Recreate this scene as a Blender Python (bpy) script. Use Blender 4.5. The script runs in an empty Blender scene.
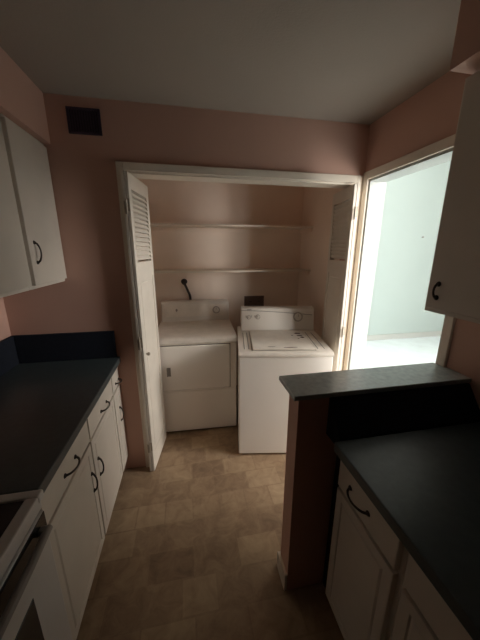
import bpy, bmesh, math, random
from mathutils import Vector, Matrix

SC = bpy.context.scene
COL = SC.collection
R = random.Random(7)

# ------------------------------------------------------------------ camera
F_PX, CAM_H, PITCH, YAW, ROLL = 271.0, 1.62, 0.2544, 0.1913, 0.0029
cam = bpy.data.objects.new('camera', bpy.data.cameras.new('camera'))
COL.objects.link(cam)
cam.data.sensor_fit = 'HORIZONTAL'
cam.data.sensor_width = 36.0
cam.data.lens = 36.0 * F_PX / 480.0
cam.data.clip_start = 0.02
_f = Vector((math.sin(YAW) * math.cos(PITCH), math.cos(YAW) * math.cos(PITCH), -math.sin(PITCH)))
_r = Vector((math.cos(YAW), -math.sin(YAW), 0))
_u = _r.cross(_f)
_r2 = _r * math.cos(ROLL) + _u * math.sin(ROLL)
_u2 = -_r * math.sin(ROLL) + _u * math.cos(ROLL)
_m = Matrix((_r2, _u2, -_f)).transposed().to_4x4()
_m.translation = (0, 0, CAM_H)
cam.matrix_world = _m
SC.camera = cam

# ------------------------------------------------------------------ exposure, sky, daylight
SC.view_settings.view_transform = 'Standard'
SC.view_settings.look = 'None'
SC.view_settings.gamma = 1.0
SC.view_settings.use_curve_mapping = False
SC.view_settings.exposure = 0.0
SC.cycles.max_bounces = 16
SC.cycles.diffuse_bounces = 12
SC.cycles.use_denoising = True

world = bpy.data.worlds.new('sky')
SC.world = world
world.use_nodes = True
world.node_tree.nodes['Background'].inputs['Color'].default_value = (0.75, 0.9, 1.0, 1)
world.node_tree.nodes['Background'].inputs['Strength'].default_value = 0.6

# unseen window added in the adjoining room's near wall, placed to light the closet
WIN_X0, WIN_X1, WIN_Z0, WIN_Z1, WIN_Y = 1.6, 3.05, 0.6, 2.6, -1.0
E_NEAR, E_EAST = 215.0, 245.0
def window_light(w, h, energy, loc, rot):
    l = bpy.data.objects.new('window_daylight', bpy.data.lights.new('window_daylight', 'AREA'))
    COL.objects.link(l)
    l.data.shape = 'RECTANGLE'; l.data.size, l.data.size_y = w, h
    l.data.energy = energy; l.data.color = (1.0, 0.96, 0.90)
    l.location = loc; l.rotation_euler = rot
window_light(WIN_X1 - WIN_X0, WIN_Z1 - WIN_Z0, E_NEAR, ((WIN_X0 + WIN_X1) / 2, WIN_Y - 0.16, (WIN_Z0 + WIN_Z1) / 2), (math.pi / 2, 0, 0))
# second, wider unseen window added in its right wall to light washer and drawers
W2_Y0, W2_Y1, W2_Z0, W2_Z1, W2_X = -0.85, 0.95, 2.0, 3.3, 4.9
window_light(W2_Y1 - W2_Y0, W2_Z1 - W2_Z0, E_EAST, (W2_X + 0.16, (W2_Y0 + W2_Y1) / 2, (W2_Z0 + W2_Z1) / 2), (math.pi / 2, 0, math.pi / 2))

# ------------------------------------------------------------------ materials
def mat(name, color, rough=0.5, spec=0.5, metal=0.0, var=0.06, scale=6.0, bump=0.0, bscale=60.0, stretch=None):
    m = bpy.data.materials.new(name); m.use_nodes = True
    nt = m.node_tree; n = nt.nodes; b = n['Principled BSDF']
    b.inputs['Roughness'].default_value = rough
    b.inputs['Specular IOR Level'].default_value = spec
    b.inputs['Metallic'].default_value = metal
    tc = n.new('ShaderNodeTexCoord')
    src = tc.outputs['Object']
    if stretch:
        mp = n.new('ShaderNodeMapping'); mp.inputs['Scale'].default_value = stretch
        nt.links.new(src, mp.inputs['Vector']); src = mp.outputs['Vector']
    t = n.new('ShaderNodeTexNoise'); t.inputs['Scale'].default_value = scale; t.inputs['Detail'].default_value = 5
    nt.links.new(src, t.inputs['Vector'])
    r = n.new('ShaderNodeValToRGB')
    r.color_ramp.elements[0].position, r.color_ramp.elements[1].position = 0.3, 0.7
    r.color_ramp.elements[0].color = tuple(c * (1 - var) for c in color) + (1,)
    r.color_ramp.elements[1].color = tuple(min(1, c * (1 + var)) for c in color) + (1,)
    nt.links.new(t.outputs['Fac'], r.inputs['Fac'])
    nt.links.new(r.outputs['Color'], b.inputs['Base Color'])
    if bump:
        t2 = n.new('ShaderNodeTexNoise'); t2.inputs['Scale'].default_value = bscale; t2.inputs['Detail'].default_value = 3
        nt.links.new(src, t2.inputs['Vector'])
        bp = n.new('ShaderNodeBump'); bp.inputs['Strength'].default_value = bump; bp.inputs['Distance'].default_value = 0.004
        nt.links.new(t2.outputs['Fac'], bp.inputs['Height']); nt.links.new(bp.outputs['Normal'], b.inputs['Normal'])
    return m

M = {}
M['pink'] = mat('pink wall paint', (0.56, 0.35, 0.28), 0.75, 0.3, var=0.03, scale=3, bump=0.15, bscale=90)
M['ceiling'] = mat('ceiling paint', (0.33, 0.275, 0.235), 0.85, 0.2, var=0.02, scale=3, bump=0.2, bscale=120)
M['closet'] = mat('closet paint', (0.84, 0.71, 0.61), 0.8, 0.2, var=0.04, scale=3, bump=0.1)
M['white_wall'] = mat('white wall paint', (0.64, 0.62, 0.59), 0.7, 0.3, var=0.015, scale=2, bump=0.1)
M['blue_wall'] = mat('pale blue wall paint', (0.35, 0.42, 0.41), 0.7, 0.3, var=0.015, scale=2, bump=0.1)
M['darkened_wall'] = mat('bounce cutting dark wall', (0.20, 0.17, 0.15), 0.8, 0.2, var=0.03, scale=2)  # unseen right wall, darkened to cut bounce light onto the left cabinets
M['jamb'] = mat('white jamb paint', (0.38, 0.40, 0.385), 0.4, 0.5, var=0.02, scale=8)
M['pale_floor'] = mat('pale floor', (0.76, 0.86, 0.90), 0.5, 0.4, var=0.05, scale=5)
M['trim'] = mat('cream trim paint', (0.74, 0.66, 0.56), 0.4, 0.5, var=0.03, scale=8)
M['door'] = mat('cream door paint', (0.70, 0.64, 0.56), 0.45, 0.5, var=0.05, scale=7)
M['cabinet'] = mat('almond cabinet paint', (0.60, 0.545, 0.475), 0.45, 0.5, var=0.05, scale=5)
M['enamel'] = mat('white appliance enamel', (0.85, 0.80, 0.74), 0.28, 0.5, var=0.02, scale=3)
M['enamel_top'] = mat('worn appliance enamel', (0.72, 0.66, 0.59), 0.35, 0.5, var=0.07, scale=14)
M['plastic'] = mat('off white plastic', (0.68, 0.63, 0.57), 0.4, 0.5, var=0.03)
M['grey'] = mat('grey plastic', (0.22, 0.20, 0.18), 0.45, 0.5)
M['warm_grey'] = mat('warm grey plastic', (0.38, 0.34, 0.30), 0.4, 0.5)
M['seam'] = mat('seam shadow line', (0.30, 0.26, 0.22), 0.5, 0.4)
M['range'] = mat('off white range enamel', (0.56, 0.54, 0.52), 0.32, 0.5, var=0.03, scale=4)
M['dark'] = mat('dark gap', (0.02, 0.018, 0.017), 0.7, 0.3)
M['rust'] = mat('rust specks', (0.07, 0.03, 0.018), 0.85, 0.2, var=0.4, scale=60)
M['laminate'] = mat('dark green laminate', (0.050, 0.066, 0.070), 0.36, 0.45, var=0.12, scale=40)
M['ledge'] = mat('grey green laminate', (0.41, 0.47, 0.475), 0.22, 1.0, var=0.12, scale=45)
M['splash'] = mat('dark navy laminate', (0.016, 0.019, 0.028), 0.7, 0.15, var=0.12, scale=40)
M['metal'] = mat('aged bronze metal', (0.06, 0.048, 0.04), 0.45, 0.5, metal=0.6)
M['steel'] = mat('dull hinge steel', (0.42, 0.36, 0.29), 0.5, 0.5, metal=0.3)
M['vent'] = mat('dark vent enamel', (0.05, 0.032, 0.05), 0.6, 0.3)
M['glass'] = mat('black oven glass', (0.012, 0.012, 0.014), 0.12, 0.5)
M['cooktop'] = mat('dark glass cooktop', (0.035, 0.03, 0.03), 0.25, 0.5, var=0.1)
M['ring'] = mat('burner ring print', (0.10, 0.095, 0.09), 0.35, 0.5)
M['cord'] = mat('brown rubber cord', (0.04, 0.028, 0.022), 0.6, 0.3)
M['boxbrown'] = mat('brown plastic box', (0.14, 0.095, 0.08), 0.6, 0.3)

def floor_material():
    m = bpy.data.materials.new('stone pattern vinyl'); m.use_nodes = True
    nt = m.node_tree; n = nt.nodes; L = nt.links; b = n['Principled BSDF']
    tc = n.new('ShaderNodeTexCoord')
    mp = n.new('ShaderNodeMapping'); mp.inputs['Location'].default_value = (0.03, 0.05, 0)
    L.new(tc.outputs['Object'], mp.inputs['Vector'])
    br = n.new('ShaderNodeTexBrick')
    br.offset, br.squash, br.squash_frequency = 0.37, 0.72, 3
    for k, v in {'Scale': 1.0, 'Mortar Size': 0.006, 'Mortar Smooth': 0.5, 'Bias': 0.0, 'Brick Width': 0.24, 'Row Height': 0.155}.items():
        br.inputs[k].default_value = v
    br.inputs['Color1'].default_value = (0.0, 0.0, 0.0, 1)
    br.inputs['Color2'].default_value = (1, 1, 1, 1)
    br.inputs['Mortar'].default_value = (0.5, 0.5, 0.5, 1)
    L.new(mp.outputs['Vector'], br.inputs['Vector'])
    ns = n.new('ShaderNodeTexNoise'); ns.inputs['Scale'].default_value = 11; ns.inputs['Detail'].default_value = 7; ns.inputs['Roughness'].default_value = 0.65
    ns.inputs['Distortion'].default_value = 0.8
    L.new(tc.outputs['Object'], ns.inputs['Vector'])
    mx = n.new('ShaderNodeMix'); mx.data_type = 'FLOAT'; mx.inputs[0].default_value = 0.72
    L.new(br.outputs['Color'], mx.inputs[2]); L.new(ns.outputs['Fac'], mx.inputs[3])
    cr = n.new('ShaderNodeValToRGB'); e = cr.color_ramp.elements
    e[0].position, e[0].color = 0.22, (0.17, 0.105, 0.068, 1)
    e[1].position, e[1].color = 0.80, (0.50, 0.37, 0.235, 1)
    k = e.new(0.5); k.color = (0.33, 0.225, 0.14, 1)
    L.new(mx.outputs[0], cr.inputs['Fac'])
    mm = n.new('ShaderNodeMix'); mm.data_type = 'RGBA'; mm.blend_type = 'MIX'
    mfac = n.new('ShaderNodeMath'); mfac.operation = 'MULTIPLY'; mfac.inputs[1].default_value = 0.17
    L.new(br.outputs['Fac'], mfac.inputs[0]); L.new(mfac.outputs[0], mm.inputs[0])
    L.new(cr.outputs['Color'], mm.inputs[6]); mm.inputs[7].default_value = (0.20, 0.135, 0.085, 1)
    L.new(mm.outputs[2], b.inputs['Base Color'])
    b.inputs['Roughness'].default_value = 0.5
    b.inputs['Specular IOR Level'].default_value = 0.35
    bp = n.new('ShaderNodeBump'); bp.inputs['Strength'].default_value = 0.12; bp.inputs['Distance'].default_value = 0.003
    L.new(ns.outputs['Fac'], bp.inputs['Height']); L.new(bp.outputs['Normal'], b.inputs['Normal'])
    return m
M['floor'] = floor_material()

# ------------------------------------------------------------------ mesh helpers
def box(bm, x0, x1, y0, y1, z0, z1, bev=0.0, seg=2):
    r = bmesh.ops.create_cube(bm, size=1.0, matrix=Matrix.Translation(((x0 + x1) / 2, (y0 + y1) / 2, (z0 + z1) / 2)) @ Matrix.Diagonal((x1 - x0, y1 - y0, z1 - z0, 1)))
    if bev:
        es = list({e for v in r['verts'] for e in v.link_edges})
        bmesh.ops.bevel(bm, geom=es, offset=bev, segments=seg, profile=0.5, affect='EDGES')

def prism(bm, pts, axis, a0, a1, bev=0.0, seg=2):
    """pts: closed 2D outline in the two remaining axes (in xyz order), extruded from a0 to a1 along axis"""
    def P(p, a):
        return {'x': (a, p[0], p[1]), 'y': (p[0], a, p[1]), 'z': (p[0], p[1], a)}[axis]
    v0 = [bm.verts.new(P(p, a0)) for p in pts]; v1 = [bm.verts.new(P(p, a1)) for p in pts]
    fs = [bm.faces.new(v0), bm.faces.new(v1)]
    n = len(pts)
    for i in range(n):
        fs.append(bm.faces.new((v0[i], v0[(i + 1) % n], v1[(i + 1) % n], v1[i])))
    bmesh.ops.recalc_face_normals(bm, faces=fs)
    if bev:
        es = list({e for f in fs for e in f.edges})
        bmesh.ops.bevel(bm, geom=es, offset=bev, segments=seg, profile=0.5, affect='EDGES')

def cyl(bm, p0, p1, r0, r1=None, n=20):
    p0, p1 = Vector(p0), Vector(p1); d = p1 - p0
    q = d.to_track_quat('Z', 'Y').to_matrix().to_4x4(); q.translation = (p0 + p1) / 2
    bmesh.ops.create_cone(bm, cap_ends=True, segments=n, radius1=r0, radius2=r0 if r1 is None else r1, depth=d.length, matrix=q)

def ring(bm, c, r, w, h, n=40):
    """flat ring lying in z"""
    a = [[bm.verts.new((c[0] + rr * math.cos(2 * math.pi * i / n), c[1] + rr * math.sin(2 * math.pi * i / n), zz)) for i in range(n)]
         for rr, zz in ((r - w, c[2]), (r, c[2]), (r, c[2] + h), (r - w, c[2] + h))]
    for k in range(4):
        A, B = a[k], a[(k + 1) % 4]
        for i in range(n):
            bm.faces.new((A[i], A[(i + 1) % n], B[(i + 1) % n], B[i]))

def tube(bm, pts, rad, n=8):
    pts = [Vector(p) for p in pts]; rings = []
    rads = rad if isinstance(rad, (list, tuple)) else [rad] * len(pts)
    for i, p in enumerate(pts):
        t = (pts[min(i + 1, len(pts) - 1)] - pts[max(i - 1, 0)]).normalized()
        a = t.cross(Vector((0.123, 0.32, 0.94))).normalized(); b = t.cross(a)
        rings.append([bm.verts.new(p + (a * math.cos(2 * math.pi * k / n) + b * math.sin(2 * math.pi * k / n)) * rads[i]) for k in range(n)])
    for A, B in zip(rings, rings[1:]):
        for k in range(n):
            bm.faces.new((A[k], A[(k + 1) % n], B[(k + 1) % n], B[k]))
    bm.faces.new(rings[0]); bm.faces.new(rings[-1])

def smooth_path(ctrl, n=12):
    c = [Vector(p) for p in ctrl]; out = []
    c = [2 * c[0] - c[1]] + c + [2 * c[-1] - c[-2]]
    for i in range(1, len(c) - 2):
        for k in range(n):
            t = k / n; a, b, d, e = c[i - 1], c[i], c[i + 1], c[i + 2]
            out.append(0.5 * (2 * b + (d - a) * t + (2 * a - 5 * b + 4 * d - e) * t * t + (3 * b - a - 3 * d + e) * t ** 3))
    out.append(c[-2]); return out

def obj(name, bm, m, parent=None, smooth=False):
    bmesh.ops.recalc_face_normals(bm, faces=bm.faces[:])
    me = bpy.data.meshes.new(name); bm.to_mesh(me); bm.free()
    me.materials.append(M[m] if isinstance(m, str) else m)
    if smooth:
        me.polygons.foreach_set('use_smooth', [True] * len(me.polygons))
    o = bpy.data.objects.new(name, me); COL.objects.link(o)
    if parent: o.parent = parent
    return o

def bx(name, m, parent, *dims, bev=0.0, seg=2):
    bm = bmesh.new(); box(bm, *dims, bev=bev, seg=seg); return obj(name, bm, m, parent)

def tag(o, label, cat, group=None):
    o['label'] = label; o['category'] = cat
    if group: o['group'] = group
    return o

def thing(name, label, cat, loc=(0, 0, 0), rz=0.0, group=None):
    o = bpy.data.objects.new(name, None); COL.objects.link(o)
    o.location = loc; o.rotation_euler = (0, 0, rz); o.empty_display_size = 0.1
    return tag(o, label, cat, group)

def struct(name, m, boxes, parent=None, bev=0.0):
    bm = bmesh.new()
    for b in boxes: box(bm, *b, bev=bev)
    o = obj(name, bm, m, parent)
    if not parent: o['kind'] = 'structure'
    return o

# ------------------------------------------------------------------ room shell
D, XR, XL, H, H2 = 1.845, 1.222, -1.09, 2.414, 3.50         # closet wall plane, right wall, left wall, ceiling
OX0, OX1, OZ = -0.335, 1.165, 2.062               # closet opening
DY0, DY1, DZ = 1.055, 1.785, 2.075                # doorway in the right wall
CB, CR = 3.0, 1.28                                # closet back wall, closet right wall
SY = -3.2                                         # wall behind the camera
FY, EX, NY = 4.22, W2_X, WIN_Y                    # adjoining room: far wall, window wall, near wall

struct('floor', 'floor', [(XL, XR + 0.06, SY, D, -0.1, 0), (-0.45, XR + 0.06, D, CB, -0.1, 0)])
struct('floor_adjoining', 'pale_floor', [(XR + 0.06, EX, NY, FY, -0.1, 0)])
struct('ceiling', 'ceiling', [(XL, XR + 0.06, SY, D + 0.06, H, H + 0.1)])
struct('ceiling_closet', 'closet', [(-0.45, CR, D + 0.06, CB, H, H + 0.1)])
struct('ceiling_adjoining', 'white_wall', [(XR + 0.10, EX, NY, FY, H2, H2 + 0.1)])
struct('wall_back', 'pink', [(XL - 0.1, OX0, D, D + 0.12, 0, H), (OX1, XR, D, D + 0.12, 0, H), (OX0, OX1, D, D + 0.12, OZ, H)])
struct('wall_left', 'pink', [(XL - 0.1, XL, SY, D, 0, H)])
struct('wall_right', 'pink', [(XR, XR + 0.10, SY, DY0, 0, H), (XR, XR + 0.10, DY0, DY1, DZ, H), (XR, XR + 0.10, DY1, D + 0.12, 0, H)])
struct('wall_front', 'pink', [(XL - 0.1, XR, SY - 0.1, SY, 0, H)])
struct('wall_closet_back', 'closet', [(-0.55, CR, CB, CB + 0.1, 0, H)])
struct('wall_closet_left', 'closet', [(-0.55, -0.45, D + 0.12, CB, 0, H)])
struct('wall_closet_right', 'closet', [(CR, CR + 0.05, D + 0.12, CB, 0, H)])
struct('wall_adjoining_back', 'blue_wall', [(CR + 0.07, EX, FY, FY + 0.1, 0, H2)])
struct('wall_adjoining_left', 'white_wall', [(XR + 0.10, XR + 0.12, NY, DY0, 0, H2), (XR + 0.10, XR + 0.12, DY0, DY1, DZ, H2),
                                             (XR + 0.10, XR + 0.12, DY1, D + 0.12, 0, H2), (CR + 0.05, CR + 0.07, D + 0.12, FY, 0, H2)])
struct('wall_adjoining_right', 'darkened_wall', [(EX, EX + 0.12, NY, W2_Y0, 0, H2), (EX, EX + 0.12, W2_Y1, FY, 0, H2),
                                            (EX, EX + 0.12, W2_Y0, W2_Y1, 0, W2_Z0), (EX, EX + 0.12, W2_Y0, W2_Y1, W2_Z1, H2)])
struct('unseen_window_2', 'trim', [(EX + 0.03, EX + 0.07, W2_Y0, W2_Y0 + 0.04, W2_Z0, W2_Z1), (EX + 0.03, EX + 0.07, W2_Y1 - 0.04, W2_Y1, W2_Z0, W2_Z1),
                            (EX + 0.03, EX + 0.07, W2_Y0 + 0.04, W2_Y1 - 0.04, W2_Z0, W2_Z0 + 0.04), (EX + 0.03, EX + 0.07, W2_Y0 + 0.04, W2_Y1 - 0.04, W2_Z1 - 0.04, W2_Z1)])
struct('wall_adjoining_front', 'white_wall', [(XR + 0.12, WIN_X0, NY - 0.12, NY, 0, H2), (WIN_X1, EX, NY - 0.12, NY, 0, H2),
                                              (WIN_X0, WIN_X1, NY - 0.12, NY, 0, WIN_Z0), (WIN_X0, WIN_X1, NY - 0.12, NY, WIN_Z1, H2)])
wy0, wy1, wm = NY - 0.07, NY - 0.03, (WIN_X0 + WIN_X1) / 2
struct('unseen_window_1', 'trim', [(WIN_X0, WIN_X0 + 0.04, wy0, wy1, WIN_Z0, WIN_Z1), (WIN_X1 - 0.04, WIN_X1, wy0, wy1, WIN_Z0, WIN_Z1),
                            (WIN_X0 + 0.04, WIN_X1 - 0.04, wy0, wy1, WIN_Z0, WIN_Z0 + 0.04), (WIN_X0 + 0.04, WIN_X1 - 0.04, wy0, wy1, WIN_Z1 - 0.04, WIN_Z1),
                            (wm - 0.02, wm + 0.02, wy0, wy1, WIN_Z0 + 0.04, WIN_Z1 - 0.04)])
struct('trim_soffit_left', 'pink', [(XL, -0.702, SY, D, 2.175, H)])
sr = struct('trim_soffit_right', 'pink', [(0.859, XR, SY, 0.90, 2.178, H)])
# closet casing
struct('trim_closet_casing', 'trim', [(OX0 - 0.04, OX0, D - 0.015, D, 0, OZ + 0.045), (OX1, OX1 + 0.04, D - 0.015, D, 0, OZ + 0.045),
                                      (OX0, OX1, D - 0.015, D, OZ, OZ + 0.045)], bev=0.003)
struct('trim_closet_jamb', 'trim', [(OX0, OX1, D, D + 0.12, OZ - 0.012, OZ)])
# doorway casing and jamb lining
struct('trim_doorway_casing', 'trim', [(XR - 0.015, XR, DY0 - 0.045, DY0, 0, DZ + 0.05), (XR - 0.015, XR, DY1, DY1 + 0.05, 0, DZ + 0.05),
                                       (XR - 0.015, XR, DY0, DY1, DZ, DZ + 0.05)], bev=0.003)
struct('trim_doorway_jamb', 'jamb', [(XR, XR + 0.12, DY0, DY0 + 0.014, 0, DZ), (XR, XR + 0.12, DY1 - 0.014, DY1, 0, DZ),
                                     (XR, XR + 0.12, DY0 + 0.014, DY1 - 0.014, DZ - 0.014, DZ)])
struct('baseboard_adjoining_back', 'jamb', [(CR + 0.07, EX, FY - 0.014, FY, 0, 0.10)], bev=0.003)
struct('baseboard_closet_back', 'trim', [(-0.45, CR, CB - 0.012, CB, 0, 0.09)])
# half wall that carries the bar ledge
PX0, PY0, PY1 = 0.41, 0.893, 0.992
struct('wall_half', 'pink', [(PX0, XR, PY0, PY1, 0, 1.049)])
struct('baseboard_half_wall', 'trim', [(PX0 - 0.014, PX0, PY0, PY1 + 0.014, 0, 0.10), (PX0, XR - 0.016, PY1, PY1 + 0.014, 0, 0.10)], bev=0.003)

# ------------------------------------------------------------------ bifold doors
def bifold_panel(x0, x1, W, Z0, Z1):
    """stiles, rails and a solid lower field; the louvers are a sub-part"""
    bm = bmesh.new(); s = 0.042; mid = 1.50
    for y0, y1 in ((0, s), (W - s, W)): box(bm, x0, x1, y0, y1, Z0, Z1, bev=0.002)
    for z0, z1 in ((Z1 - 0.085, Z1), (mid - 0.06, mid + 0.04), (Z0, Z0 + 0.14)): box(bm, x0 + 0.0005, x1 - 0.0005, s, W - s, z0, z1)
    xm = (x0 + x1) / 2
    box(bm, xm - 0.004, xm + 0.004, s, W - s, Z0 + 0.14, mid - 0.06)
    box(bm, x0 + 0.002, x1 - 0.002, s + 0.03, W - s - 0.03, Z0 + 0.17, mid - 0.09, bev=0.004)
    lv = bmesh.new(); z = mid + 0.055
    t = (x1 - x0) / 2 - 0.001
    while z < Z1 - 0.10:
        prism(lv, [(xm - t, z + 0.020), (xm - t, z + 0.025), (xm + t, z + 0.004), (xm + t, z - 0.001)], 'y', s - 0.003, W - s + 0.003)
        z += 0.0285
    return bm, lv

def bifold(name, near, far, flip=1):
    d = bpy.data.objects.new(name, None); COL.objects.link(d); d['kind'] = 'structure'
    v = Vector(far) - Vector(near); W = v.length
    d.location = (near[0], near[1], 0); d.rotation_euler = (0, 0, math.atan2(-v.x, v.y))
    for a, b in ((0.0015, 0.0185), (-0.0185, -0.0015)):
        pm, lv = bifold_panel(a, b, W, 0.012, OZ - 0.018)
        p = obj('panel', pm, 'door', d); obj('louvers', lv, 'door', p)
    for z in (0.22, 1.02, 1.86):
        bm = bmesh.new()
        cyl(bm, (0, -0.005, z - 0.038), (0, -0.005, z + 0.038), 0.0045, n=10)
        for s in (-1, 1): box(bm, min(s * 0.002, s * 0.017), max(s * 0.002, s * 0.017), -0.0025, 0.001, z - 0.034 + 0.008 * s, z + 0.034 + 0.008 * s)
        obj('hinge', bm, 'steel', d)
    if flip:
        bm = bmesh.new(); cyl(bm, (0.018, 0.05, 0.93), (0.030, 0.05, 0.93), 0.005, n=12); cyl(bm, (0.028, 0.05, 0.93), (0.042, 0.05, 0.93), 0.013, 0.010, n=16)
        obj('knob', bm, 'steel', d)
    return d
bifold('door_1', (-0.3225, 1.772), (-0.262, 2.150))
bifold('door_2', (1.130, 1.772), (1.186, 2.150), 0)

# ------------------------------------------------------------------ closet shelves
def shelf(z, label):
    s = thing('closet_shelf', label, 'shelf', (0, 2.70, z))
    bx('board', 'trim', s, -0.449, CR - 0.001, 0.0, 0.299, -0.018, 0.0, bev=0.003)
    bm = bmesh.new(); box(bm, -0.449, CR - 0.001, 0.281, 0.299, -0.058, -0.018); obj('back_cleat', bm, 'closet', s)
    for x0, x1 in ((-0.449, -0.431), (CR - 0.019, CR - 0.001)):
        bx('side_cleat', 'closet', s, x0, x1, 0.03, 0.281, -0.055, -0.018)
    return s
shelf(1.418, 'lower cream closet shelf just above the washer and dryer')
shelf(1.852, 'upper cream closet shelf close under the closet door head')

# ------------------------------------------------------------------ dryer
def dial(parent, x, y, z, r, mt='plastic', name='knob', tilt=0.25, dep=0.022):
    bm = bmesh.new()
    a = Vector((x, y, z)); n = Vector((0, -math.cos(tilt), math.sin(tilt)))
    cyl(bm, a + n * 0.004, a + n * dep, r, r * 0.86, n=28)
    k = obj(name, bm, mt, parent)
    b2 = bmesh.new(); c = a + n * (dep + 0.0005)
    up = Vector((0, math.sin(tilt), math.cos(tilt)))
    cyl(b2, c, c + up * r * 0.7, 0.0018, n=6)
    obj('pointer', b2, 'grey', k)
    b3 = bmesh.new(); cyl(b3, a, a + n * 0.005, r * 1.4, n=28); obj('skirt', b3, 'warm_grey', k)
    return k

def console_outline(y0, z0, y1, z1, lean):
    """side profile in (y, z): front face leaning back, rounded top"""
    return [(y0, z0), (y0 + lean * 0.92, z1 - 0.018), (y0 + lean + 0.006, z1 - 0.006), (y0 + lean + 0.02, z1), (y1 - 0.012, z1), (y1, z1 - 0.012), (y1, z0)]

d = thing('clothes_dryer', 'white front-loading clothes dryer set back at the left of the closet', 'clothes dryer', (-0.300, 2.200, 0.0), -0.04)
W, T = 0.692, 0.70
bx('toe_base', 'dark', d, 0.02, W - 0.02, 0.03, T - 0.02, 0.0, 0.03)
bm = bmesh.new(); box(bm, 0, W, 0, T, 0.022, 0.845, bev=0.006); obj('cabinet_body', bm, 'enamel', d)
bm = bmesh.new()
prism(bm, [(0.004, 0.842), (-0.012, 0.852), (-0.014, 0.868), (-0.006, 0.888), (0.014, 0.903), (0.05, 0.908), (T, 0.908), (T, 0.842)], 'x', -0.004, W + 0.004, bev=0.003)
obj('top_panel', bm, 'enamel_top', d)
bm = bmesh.new()
prism(bm, console_outline(0.555, 0.905, T, 1.105, 0.045), 'x', 0.002, W - 0.002, bev=0.008, seg=3)
con = obj('control_console', bm, 'plastic', d)
bm = bmesh.new(); prism(bm, [(0.553, 0.955), (0.5785, 1.075), (0.5815, 1.075), (0.556, 0.955)], 'x', 0.03, W - 0.03); obj('control_panel', bm, 'enamel_top', con)
dial(d, W - 0.135, 0.563, 1.015, 0.027, name='timer_dial')
bm = bmesh.new(); cyl(bm, (0.158, 0.57, 1.022), (0.158, 0.548, 1.026), 0.011, n=14); box(bm, 0.154, 0.162, 0.544, 0.56, 1.008, 1.040, bev=0.002)
obj('start_button', bm, 'grey', d)
# the drop door with its frame gap, handle slot and the lower panel line
bm = bmesh.new(); box(bm, 0.012, W - 0.055, -0.003, 0.004, 0.432, 0.846, bev=0.002); obj('door_gap', bm, 'grey', d)
bm = bmesh.new(); box(bm, 0.018, W - 0.061, -0.016, 0.003, 0.438, 0.840, bev=0.008, seg=3); dd = obj('door', bm, 'enamel', d)
bm = bmesh.new(); box(bm, 0.096, 0.128, -0.0175, -0.014, 0.575, 0.655, bev=0.001); box(bm, 0.096, 0.104, -0.026, -0.014, 0.575, 0.655, bev=0.003)
obj('door_handle', bm, 'grey', dd)
bx('lower_panel', 'enamel', d, 0.004, W - 0.004, -0.005, 0.004, 0.030, 0.418, bev=0.003)

# ------------------------------------------------------------------ washer
w = thing('clothes_washer', 'white top-loading washing machine with rust-marked lid beside the doorway', 'washing machine', (0.345, 1.8215, 0.0), -0.168)
W, T = 0.700, 0.655
for fx, fy in ((0.06, 0.06), (W - 0.06, 0.06), (0.06, T - 0.06), (W - 0.06, T - 0.06)):
    bm = bmesh.new(); cyl(bm, (fx, fy, 0), (fx, fy, 0.03), 0.018, n=14); obj('foot', bm, 'dark', w)
bm = bmesh.new(); box(bm, 0, W, 0, T, 0.016, 0.853, bev=0.008, seg=3); obj('cabinet_body', bm, 'enamel', w)
bm = bmesh.new()
prism(bm, [(0.004, 0.850), (-0.005, 0.857), (-0.004, 0.872), (0.006, 0.884), (0.03, 0.890), (T, 0.905), (T, 0.850)], 'x', -0.003, W + 0.003, bev=0.003)
top = obj('top_panel', bm, 'enamel_top', w)
zt = lambda y: 0.890 + (y - 0.03) / (T - 0.03) * 0.015
def on_top(bm, x0, x1, y0, y1, h0, h1, bev=0.0):
    z0, z1 = zt(y0), zt(y1)
    prism(bm, [(y0, z0 + h0), (y1, z1 + h0), (y1, z1 + h1), (y0, z0 + h1)], 'x', x0, x1, bev=bev)
bm = bmesh.new(); on_top(bm, 0.098, W - 0.118, 0.038, 0.492, 0.0002, 0.002); obj('lid_gap', bm, 'seam', w)
bm = bmesh.new(); on_top(bm, 0.104, W - 0.124, 0.044, 0.487, 0.001, 0.011, bev=0.004); lid = obj('lid', bm, 'enamel_top', w)
for x in (0.040, 0.074, W - 0.100, W - 0.050):
    bm = bmesh.new(); on_top(bm, x, x + 0.006, 0.07, 0.46, 0.0003, 0.0016); obj('top_groove', bm, 'grey', w)
for cx, cy, a, b in ((0.525, 0.345, 0.026, 0.014), (0.520, 0.405, 0.028, 0.016), (0.462, 0.345, 0.008, 0.006), (0.538, 0.30, 0.016, 0.016), (0.39, 0.075, 0.06, 0.006), (0.25, 0.09, 0.03, 0.004), (0.50, 0.27, 0.008, 0.006)):
    bm = bmesh.new(); n = 14
    vs = [bm.verts.new((cx + a * (1 + 0.25 * R.uniform(-1, 1)) * math.cos(2 * math.pi * i / n), cy + b * (1 + 0.25 * R.uniform(-1, 1)) * math.sin(2 * math.pi * i / n), 0)) for i in range(n)]
    for v in vs: v.co.z = zt(v.co.y) + 0.0114
    f = bm.faces.new(vs)
    ex = bmesh.ops.extrude_face_region(bm, geom=[f])
    for v in [g for g in ex['geom'] if isinstance(g, bmesh.types.BMVert)]: v.co.z += 0.0006
    obj('rust_patch', bm, 'rust', lid)
bm = bmesh.new()
prism(bm, console_outline(0.520, 0.900, T, 1.108, 0.04), 'x', 0.030, W + 0.001, bev=0.010, seg=3)
con = obj('control_console', bm, 'plastic', w)
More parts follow.
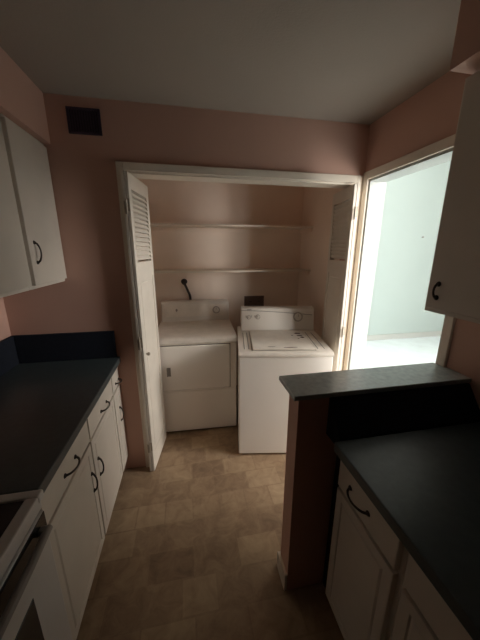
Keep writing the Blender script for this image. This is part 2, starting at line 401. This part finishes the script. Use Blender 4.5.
# curved printed line sweeping across the console
def cy_at(z): return 0.520 + 0.0368 * (z - 0.900) / 0.190
bm = bmesh.new()
pts = []
for i in range(25):
    t = i / 24; x = 0.032 + t * (W - 0.05); z = 1.082 - 0.040 * t ** 1.6
    pts.append((x, cy_at(z) - 0.0005, z))
tube(bm, pts, 0.0032, n=6); obj('trim_line', bm, 'grey', con)
bm = bmesh.new(); box(bm, 0.085, 0.125, cy_at(1.09) - 0.0015, cy_at(1.09) + 0.004, 1.086, 1.093); obj('badge', bm, 'grey', con)
dial(w, W - 0.150, cy_at(1.025), 1.025, 0.032, name='timer_dial', tilt=0.2, dep=0.026)
dial(w, 0.182, cy_at(1.025), 1.025, 0.016, name='knob', tilt=0.2)
dial(w, 0.100, cy_at(1.022), 1.022, 0.014, name='knob', tilt=0.2)
for x in (0.075, 0.126, 0.155):
    bm = bmesh.new(); box(bm, x - 0.002, x + 0.002, cy_at(1.025) - 0.001, cy_at(1.025) + 0.004, 1.005, 1.04); obj('dial_mark', bm, 'grey', con)

# washer supply box and dryer outlet on the closet back wall
b = thing('washer_supply_box', 'brown recessed supply box on closet wall behind the washer console', 'supply box', (0.745, CB, 1.045))
bm = bmesh.new()
for q in ((-0.115, -0.10, -0.012, 0.0, -0.06, 0.06), (0.10, 0.115, -0.012, 0.0, -0.06, 0.06), (-0.10, 0.10, -0.012, 0.0, 0.047, 0.06), (-0.10, 0.10, -0.012, 0.0, -0.06, -0.047)): box(bm, *q, bev=0.002)
obj('frame', bm, 'boxbrown', b)
bx('back_plate', 'boxbrown', b, -0.10, 0.10, -0.004, 0.0, -0.047, 0.047)
for x in (-0.05, 0.05):
    bm = bmesh.new(); cyl(bm, (x, -0.004, 0.0), (x, -0.02, 0.0), 0.010, n=12); box(bm, x - 0.018, x + 0.018, -0.026, -0.02, -0.005, 0.005, bev=0.002); obj('valve', bm, 'metal', b)
o = thing('dryer_outlet', 'dark round dryer power outlet on closet wall under the lower shelf', 'outlet', (-0.035, CB, 1.285))
bm = bmesh.new(); box(bm, -0.040, 0.040, -0.006, 0.0, -0.055, 0.055, bev=0.002); obj('cover_plate', bm, 'closet', o)
bm = bmesh.new(); cyl(bm, (0, -0.006, 0.0), (0, -0.016, 0.0), 0.030, n=24); obj('socket', bm, 'cord', o)
ox, oy = 0.234, CB - 0.017 - 2.190      # the dryer's own cord, in its coordinates
bm = bmesh.new(); tube(bm, smooth_path([(ox, oy - 0.026, 1.279), (ox + 0.010, oy - 0.042, 1.255), (ox + 0.034, oy - 0.035, 1.195), (ox + 0.058, oy - 0.02, 1.115), (ox + 0.05, oy - 0.016, 0.985), (ox + 0.03, oy - 0.03, 0.785)]), 0.013, n=10)
pc = obj('power_cord', bm, 'cord', d, smooth=True); pc['label'] = 'brown power cord plugged in above the console'
bm = bmesh.new(); cyl(bm, (ox, oy, 1.285), (ox, oy - 0.032, 1.272), 0.034, 0.022, n=20); obj('plug', bm, 'cord', pc)

# ------------------------------------------------------------------ wall vent
v = thing('wall_vent', 'dark louvered air vent high on the pink wall near ceiling', 'vent', (-0.515, D, 2.297))
bm = bmesh.new(); hw, hh = 0.085, 0.064
for q in ((-hw, -hw + 0.014, -hh, hh), (hw - 0.014, hw, -hh, hh), (-hw + 0.014, hw - 0.014, hh - 0.012, hh), (-hw + 0.014, hw - 0.014, -hh, -hh + 0.012)):
    box(bm, q[0], q[1], -0.010, 0.0, q[2], q[3], bev=0.002)
obj('frame', bm, 'vent', v)
bx('backing', 'dark', v, -hw + 0.014, hw - 0.014, -0.002, 0.0, -hh + 0.012, hh - 0.012)
bm = bmesh.new(); x = -hw + 0.024
while x < hw - 0.018:
    prism(bm, [(x - 0.003, -0.009), (x - 0.001, -0.009), (x + 0.004, -0.002), (x + 0.002, -0.002)], 'z', -hh + 0.012, hh - 0.012); x += 0.0135
obj('slats', bm, 'vent', v)

# ------------------------------------------------------------------ cabinets
def front_panel(name, parent, side, y0, y1, z0, z1, x, t=0.018, m='cabinet', rim=0.045):
    """slab on the plane x, facing +x (side=1) or -x (side=-1), with a routed rectangle"""
    bm = bmesh.new()
    a, b = (x, x + t) if side > 0 else (x - t, x)
    box(bm, a, b, y0, y1, z0, z1)
    bmesh.ops.recalc_face_normals(bm, faces=bm.faces[:])
    es = [e for e in bm.edges if all(abs(v.co.x - (b if side > 0 else a)) < 1e-6 for v in e.verts)]
    bmesh.ops.bevel(bm, geom=es, offset=0.003, segments=2, profile=0.5, affect='EDGES')
    f = max((f for f in bm.faces), key=lambda f: f.normal.x * side * f.calc_area())
    if rim:
        bmesh.ops.inset_region(bm, faces=[f], thickness=rim, depth=0)
        bmesh.ops.inset_region(bm, faces=[f], thickness=0.006, depth=-0.004)
        bmesh.ops.inset_region(bm, faces=[f], thickness=0.012, depth=0.004)
    return obj(name, bm, m, parent)

def pull(parent, side, x, y, z, L=0.095, vertical=True, out_max=0.026):
    """dark arched pull with round feet"""
    bm = bmesh.new(); pts = []; rad = []
    for i in range(13):
        t = i / 12; s = (t - 0.5) * L; out = 0.004 + out_max * math.sin(math.pi * t) ** 0.55
        pts.append((x + side * out, y + (0 if vertical else s), z + (s if vertical else 0))); rad.append(0.0048 - 0.0012 * math.sin(math.pi * t))
    tube(bm, pts, rad, n=8)
    for s in (-L / 2, L / 2):
        p = (x, y + (0 if vertical else s), z + (s if vertical else 0))
        cyl(bm, p, (p[0] + side * 0.005, p[1], p[2]), 0.010, 0.007, n=14)
    return obj('handle', bm, 'metal', parent, smooth=True)

# left base run -----------------------------------------------------
FX = -0.512                                         # carcass front plane, left run
def base_cabinet(label, side, fx, back, y0, y1, bays, toe=0.10, group=None):
    """bays: (ya, yb, handle side on the door or None, drawer handle)"""
    c = thing('base_cabinet', label, 'kitchen cabinet', (0, 0, 0), group=group)
    bm = bmesh.new(); x0, x1 = min(fx, back), max(fx, back)
    box(bm, x0, x1, y0, y1, toe, 0.873); obj('carcass', bm, 'cabinet', c)
    tx0, tx1 = (x0, x1 - 0.07) if side > 0 else (x0 + 0.07, x1)
    bx('toe_kick', 'dark', c, tx0, tx1, y0 + 0.001, y1 - 0.001, 0.0, toe)
    for ya, yb, hs, dh in bays:
        dr = front_panel('drawer', c, side, ya, yb, 0.728, 0.862, fx, rim=0.0)
        if dh: pull(dr, side, fx + side * 0.018, (ya + yb) / 2 + dh[0], dh[1], L=dh[2] if len(dh) > 2 else 0.10, vertical=False)
        do = front_panel('door', c, side, ya, yb, 0.125, 0.712, fx)
        if hs is not None: pull(do, side, fx + side * 0.018, hs, 0.525, L=0.098, out_max=0.016)
    return c
base_cabinet('cream double base cabinet with two drawers between range and narrow cabinet', 1, FX, XL + 0.002, 0.772, 1.672,
             [(0.80, 1.229, 1.190, (0.0, 0.780)), (1.243, 1.660, 1.292, (0.02, 0.765))])
base_cabinet('narrow cream base cabinet at the far end of left counter against pink wall', 1, FX, XL + 0.002, 1.673, D - 0.002,
             [(1.678, 1.836, 1.768, (0.02, 0.765, 0.07))])
ct = thing('countertop', 'long dark green countertop on the left run of cabinets', 'countertop', (0, 0, 0))
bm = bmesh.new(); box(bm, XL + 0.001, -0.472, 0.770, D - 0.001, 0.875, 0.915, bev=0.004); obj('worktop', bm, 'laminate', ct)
bx('backsplash', 'splash', ct, XL + 0.022, -0.490, D - 0.020, D - 0.001, 0.916, 1.10, bev=0.003)
bx('side_splash', 'splash', ct, XL + 0.001, XL + 0.021, 0.770, D - 0.001, 0.916, 1.10, bev=0.003)

# left wall cabinets ---------------------------------------------------
def wall_cabinet(label, side, fx, back, y0, y1, z0, z1, doors, L=0.095):
    c = thing('wall_cabinet', label, 'kitchen cabinet', (0, 0, 0))
    x0, x1 = min(fx, back), max(fx, back)
    bm = bmesh.new(); box(bm, x0, x1, y0, y1, z0, z1); obj('carcass', bm, 'cabinet', c)
    for ya, yb, hy, hz in doors:
        do = front_panel('door', c, side, ya, yb, z0 + 0.018, z1 - 0.018, fx, rim=0.0)
        if hy is not None: pull(do, side, fx + side * 0.018, hy, hz, L=L, out_max=min(0.019, L * 0.27))
    return c
wall_cabinet('cream wall cabinet at far left corner with one dark arched handle', 1, -0.737, XL + 0.002, 1.445, D - 0.002, 1.430, 2.172, [(1.473, 1.832, 1.525, 1.603)])
wall_cabinet('cream wall cabinet cut by the left edge of the picture', 1, -0.737, XL + 0.002, 0.55, 1.443, 1.430, 2.172, [(0.58, 0.998, 0.955, 1.603), (1.004, 1.432, 1.06, 1.603)])

# range -----------------------------------------------------------
r = thing('kitchen_range', 'white kitchen range with dark cooktop at the near left corner', 'range', (0, 0, 0))
RY0, RY1, RX = 0.008, 0.764, -0.500
bx('body', 'range', r, XL + 0.02, RX, RY0, RY1, 0.07, 0.895, bev=0.004)
bx('plinth', 'dark', r, XL + 0.05, RX - 0.04, RY0 + 0.01, RY1 - 0.01, 0.0, 0.07)
bm = bmesh.new()
for q in ((XL + 0.02, -0.455, RY0, RY0 + 0.03), (XL + 0.02, -0.455, RY1 - 0.03, RY1), (-0.490, -0.455, RY0 + 0.03, RY1 - 0.03), (XL + 0.02, XL + 0.10, RY0 + 0.03, RY1 - 0.03)):
    box(bm, q[0], q[1], q[2], q[3], 0.895, 0.921, bev=0.005)
ck = obj('cooktop_rim', bm, 'range', r)
g = bx('cooktop_glass', 'cooktop', r, XL + 0.10, -0.490, RY0 + 0.03, RY1 - 0.03, 0.896, 0.915)
for x, y, rr in ((-0.64, 0.57, 0.10), (-0.64, 0.20, 0.08), (-0.88, 0.57, 0.08), (-0.88, 0.20, 0.10)):
    bm = bmesh.new(); ring(bm, (x, y, 0.9151), rr, 0.004, 0.0006); ring(bm, (x, y, 0.9151), rr * 0.55, 0.003, 0.0006); obj('burner_ring', bm, 'ring', g)
bx('front_rail', 'range', r, RX, -0.466, RY0 + 0.004, RY1 - 0.004, 0.858, 0.884, bev=0.003)
od = bx('oven_door', 'range', r, RX, -0.462, RY0 + 0.006, RY1 - 0.006, 0.255, 0.853, bev=0.006)
bx('door_window', 'glass', od, -0.4625, -0.460, RY0 + 0.13, RY1 - 0.13, 0.36, 0.68, bev=0.001)
bx('top_band', 'glass', od, -0.4625, -0.4605, RY0 + 0.012, RY1 - 0.010, 0.780, 0.849, bev=0.001)
bm = bmesh.new()
tube(bm, [(-0.440, RY0 + 0.04, 0.815), (-0.435, RY0 + 0.15, 0.817), (-0.434, 0.386, 0.818), (-0.435, RY1 - 0.15, 0.817), (-0.440, RY1 - 0.04, 0.815)], 0.011, n=12)
for y in (RY0 + 0.05, RY1 - 0.05): box(bm, -0.4605, -0.434, y - 0.010, y + 0.010, 0.805, 0.825, bev=0.003)
obj('oven_handle', bm, 'grey', od)
bx('storage_drawer', 'range', r, RX, -0.466, RY0 + 0.006, RY1 - 0.006, 0.08, 0.245, bev=0.005)
bm = bmesh.new(); prism(bm, [(XL + 0.02, 0.895), (XL + 0.10, 0.9), (XL + 0.075, 1.07), (XL + 0.02, 1.08)], 'y', RY0, RY1, bev=0.005); bg = obj('back_guard', bm, 'range', r)
for y in (0.10, 0.22, 0.54, 0.66):
    bm = bmesh.new(); cyl(bm, (XL + 0.084, y, 1.0), (XL + 0.112, y, 1.004), 0.022, 0.018, n=20); obj('control_knob', bm, 'grey', bg)

# right side: bar ledge, counter, base cabinets, wall cabinet ---------------------------
lg = thing('bar_ledge', 'raised grey-green bar ledge on the half wall before the doorway', 'bar ledge', (0, 0, 0))
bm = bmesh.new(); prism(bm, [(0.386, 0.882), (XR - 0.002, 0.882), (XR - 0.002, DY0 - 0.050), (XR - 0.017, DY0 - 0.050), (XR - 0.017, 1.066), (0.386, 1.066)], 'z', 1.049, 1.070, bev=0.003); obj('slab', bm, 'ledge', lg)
cr = thing('countertop', 'dark countertop on the right run below the bar ledge', 'countertop', (0, 0, 0))
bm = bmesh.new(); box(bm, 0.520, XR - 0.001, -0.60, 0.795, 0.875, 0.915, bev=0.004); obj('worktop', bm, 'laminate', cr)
bm = bmesh.new(); prism(bm, [(0.797, 0.876), (0.797, 0.925), (0.880, 1.047), (PY0 - 0.001, 1.047), (PY0 - 0.001, 0.876)], 'x', 0.540, XR - 0.010, bev=0.002); obj('backsplash', bm, 'splash', cr)
bx('side_splash', 'splash', cr, XR - 0.009, XR - 0.001, -0.60, 0.797, 0.916, 1.386)
c = base_cabinet('dim cream base cabinet against the half wall, with drawer and dark pull', -1, 0.563, XR - 0.002, 0.462, 0.797, [(0.478, 0.782, None, (0.025, 0.787))])
bx('filler_strip', 'dark', c, 0.60, XR - 0.002, 0.797, PY0 - 0.002, 0.0, 0.873)
c2 = base_cabinet('dim cream base cabinet cut by bottom right corner of the picture', -1, 0.563, XR - 0.002, -0.58, 0.460, [(-0.05, 0.444, None, (0.0, 0.787)), (-0.56, -0.07, -0.15, (0.0, 0.787))])
wall_cabinet('shadowed cream wall cabinet at upper right beside the bright doorway', -1, 0.918, XR - 0.002, 0.02, 0.893, 1.390, 2.160, [(0.462, 0.875, 0.835, 1.475), (0.038, 0.456, 0.08, 1.475)], L=0.05)

# nail left in the white wall of the adjoining room
nl = thing('nail', 'tiny dark nail in the white wall seen through the doorway', 'nail', (4.02, FY, 1.83))
bm = bmesh.new(); cyl(bm, (0, 0.0, 0), (0, -0.03, 0.006), 0.005, n=8); obj('shank', bm, 'grey', nl)
bm = bmesh.new(); cyl(bm, (0, -0.028, 0.0055), (0, -0.034, 0.0068), 0.014, n=12); obj('head', bm, 'grey', nl)

# ------------------------------------------------------------------ put every thing's Empty at its own base
bpy.context.view_layer.update()
for root in [o for o in SC.objects if o.type == 'EMPTY' and o.parent is None and o.location.length < 1e-6]:
    pts = [c.matrix_world @ Vector(q) for c in root.children for q in c.bound_box]
    lo = [min(p[i] for p in pts) for i in range(3)]; hi = [max(p[i] for p in pts) for i in range(3)]
    base = Vector(((lo[0] + hi[0]) / 2, (lo[1] + hi[1]) / 2, lo[2]))
    root.location = base
    for c in root.children: c.location = c.location - base
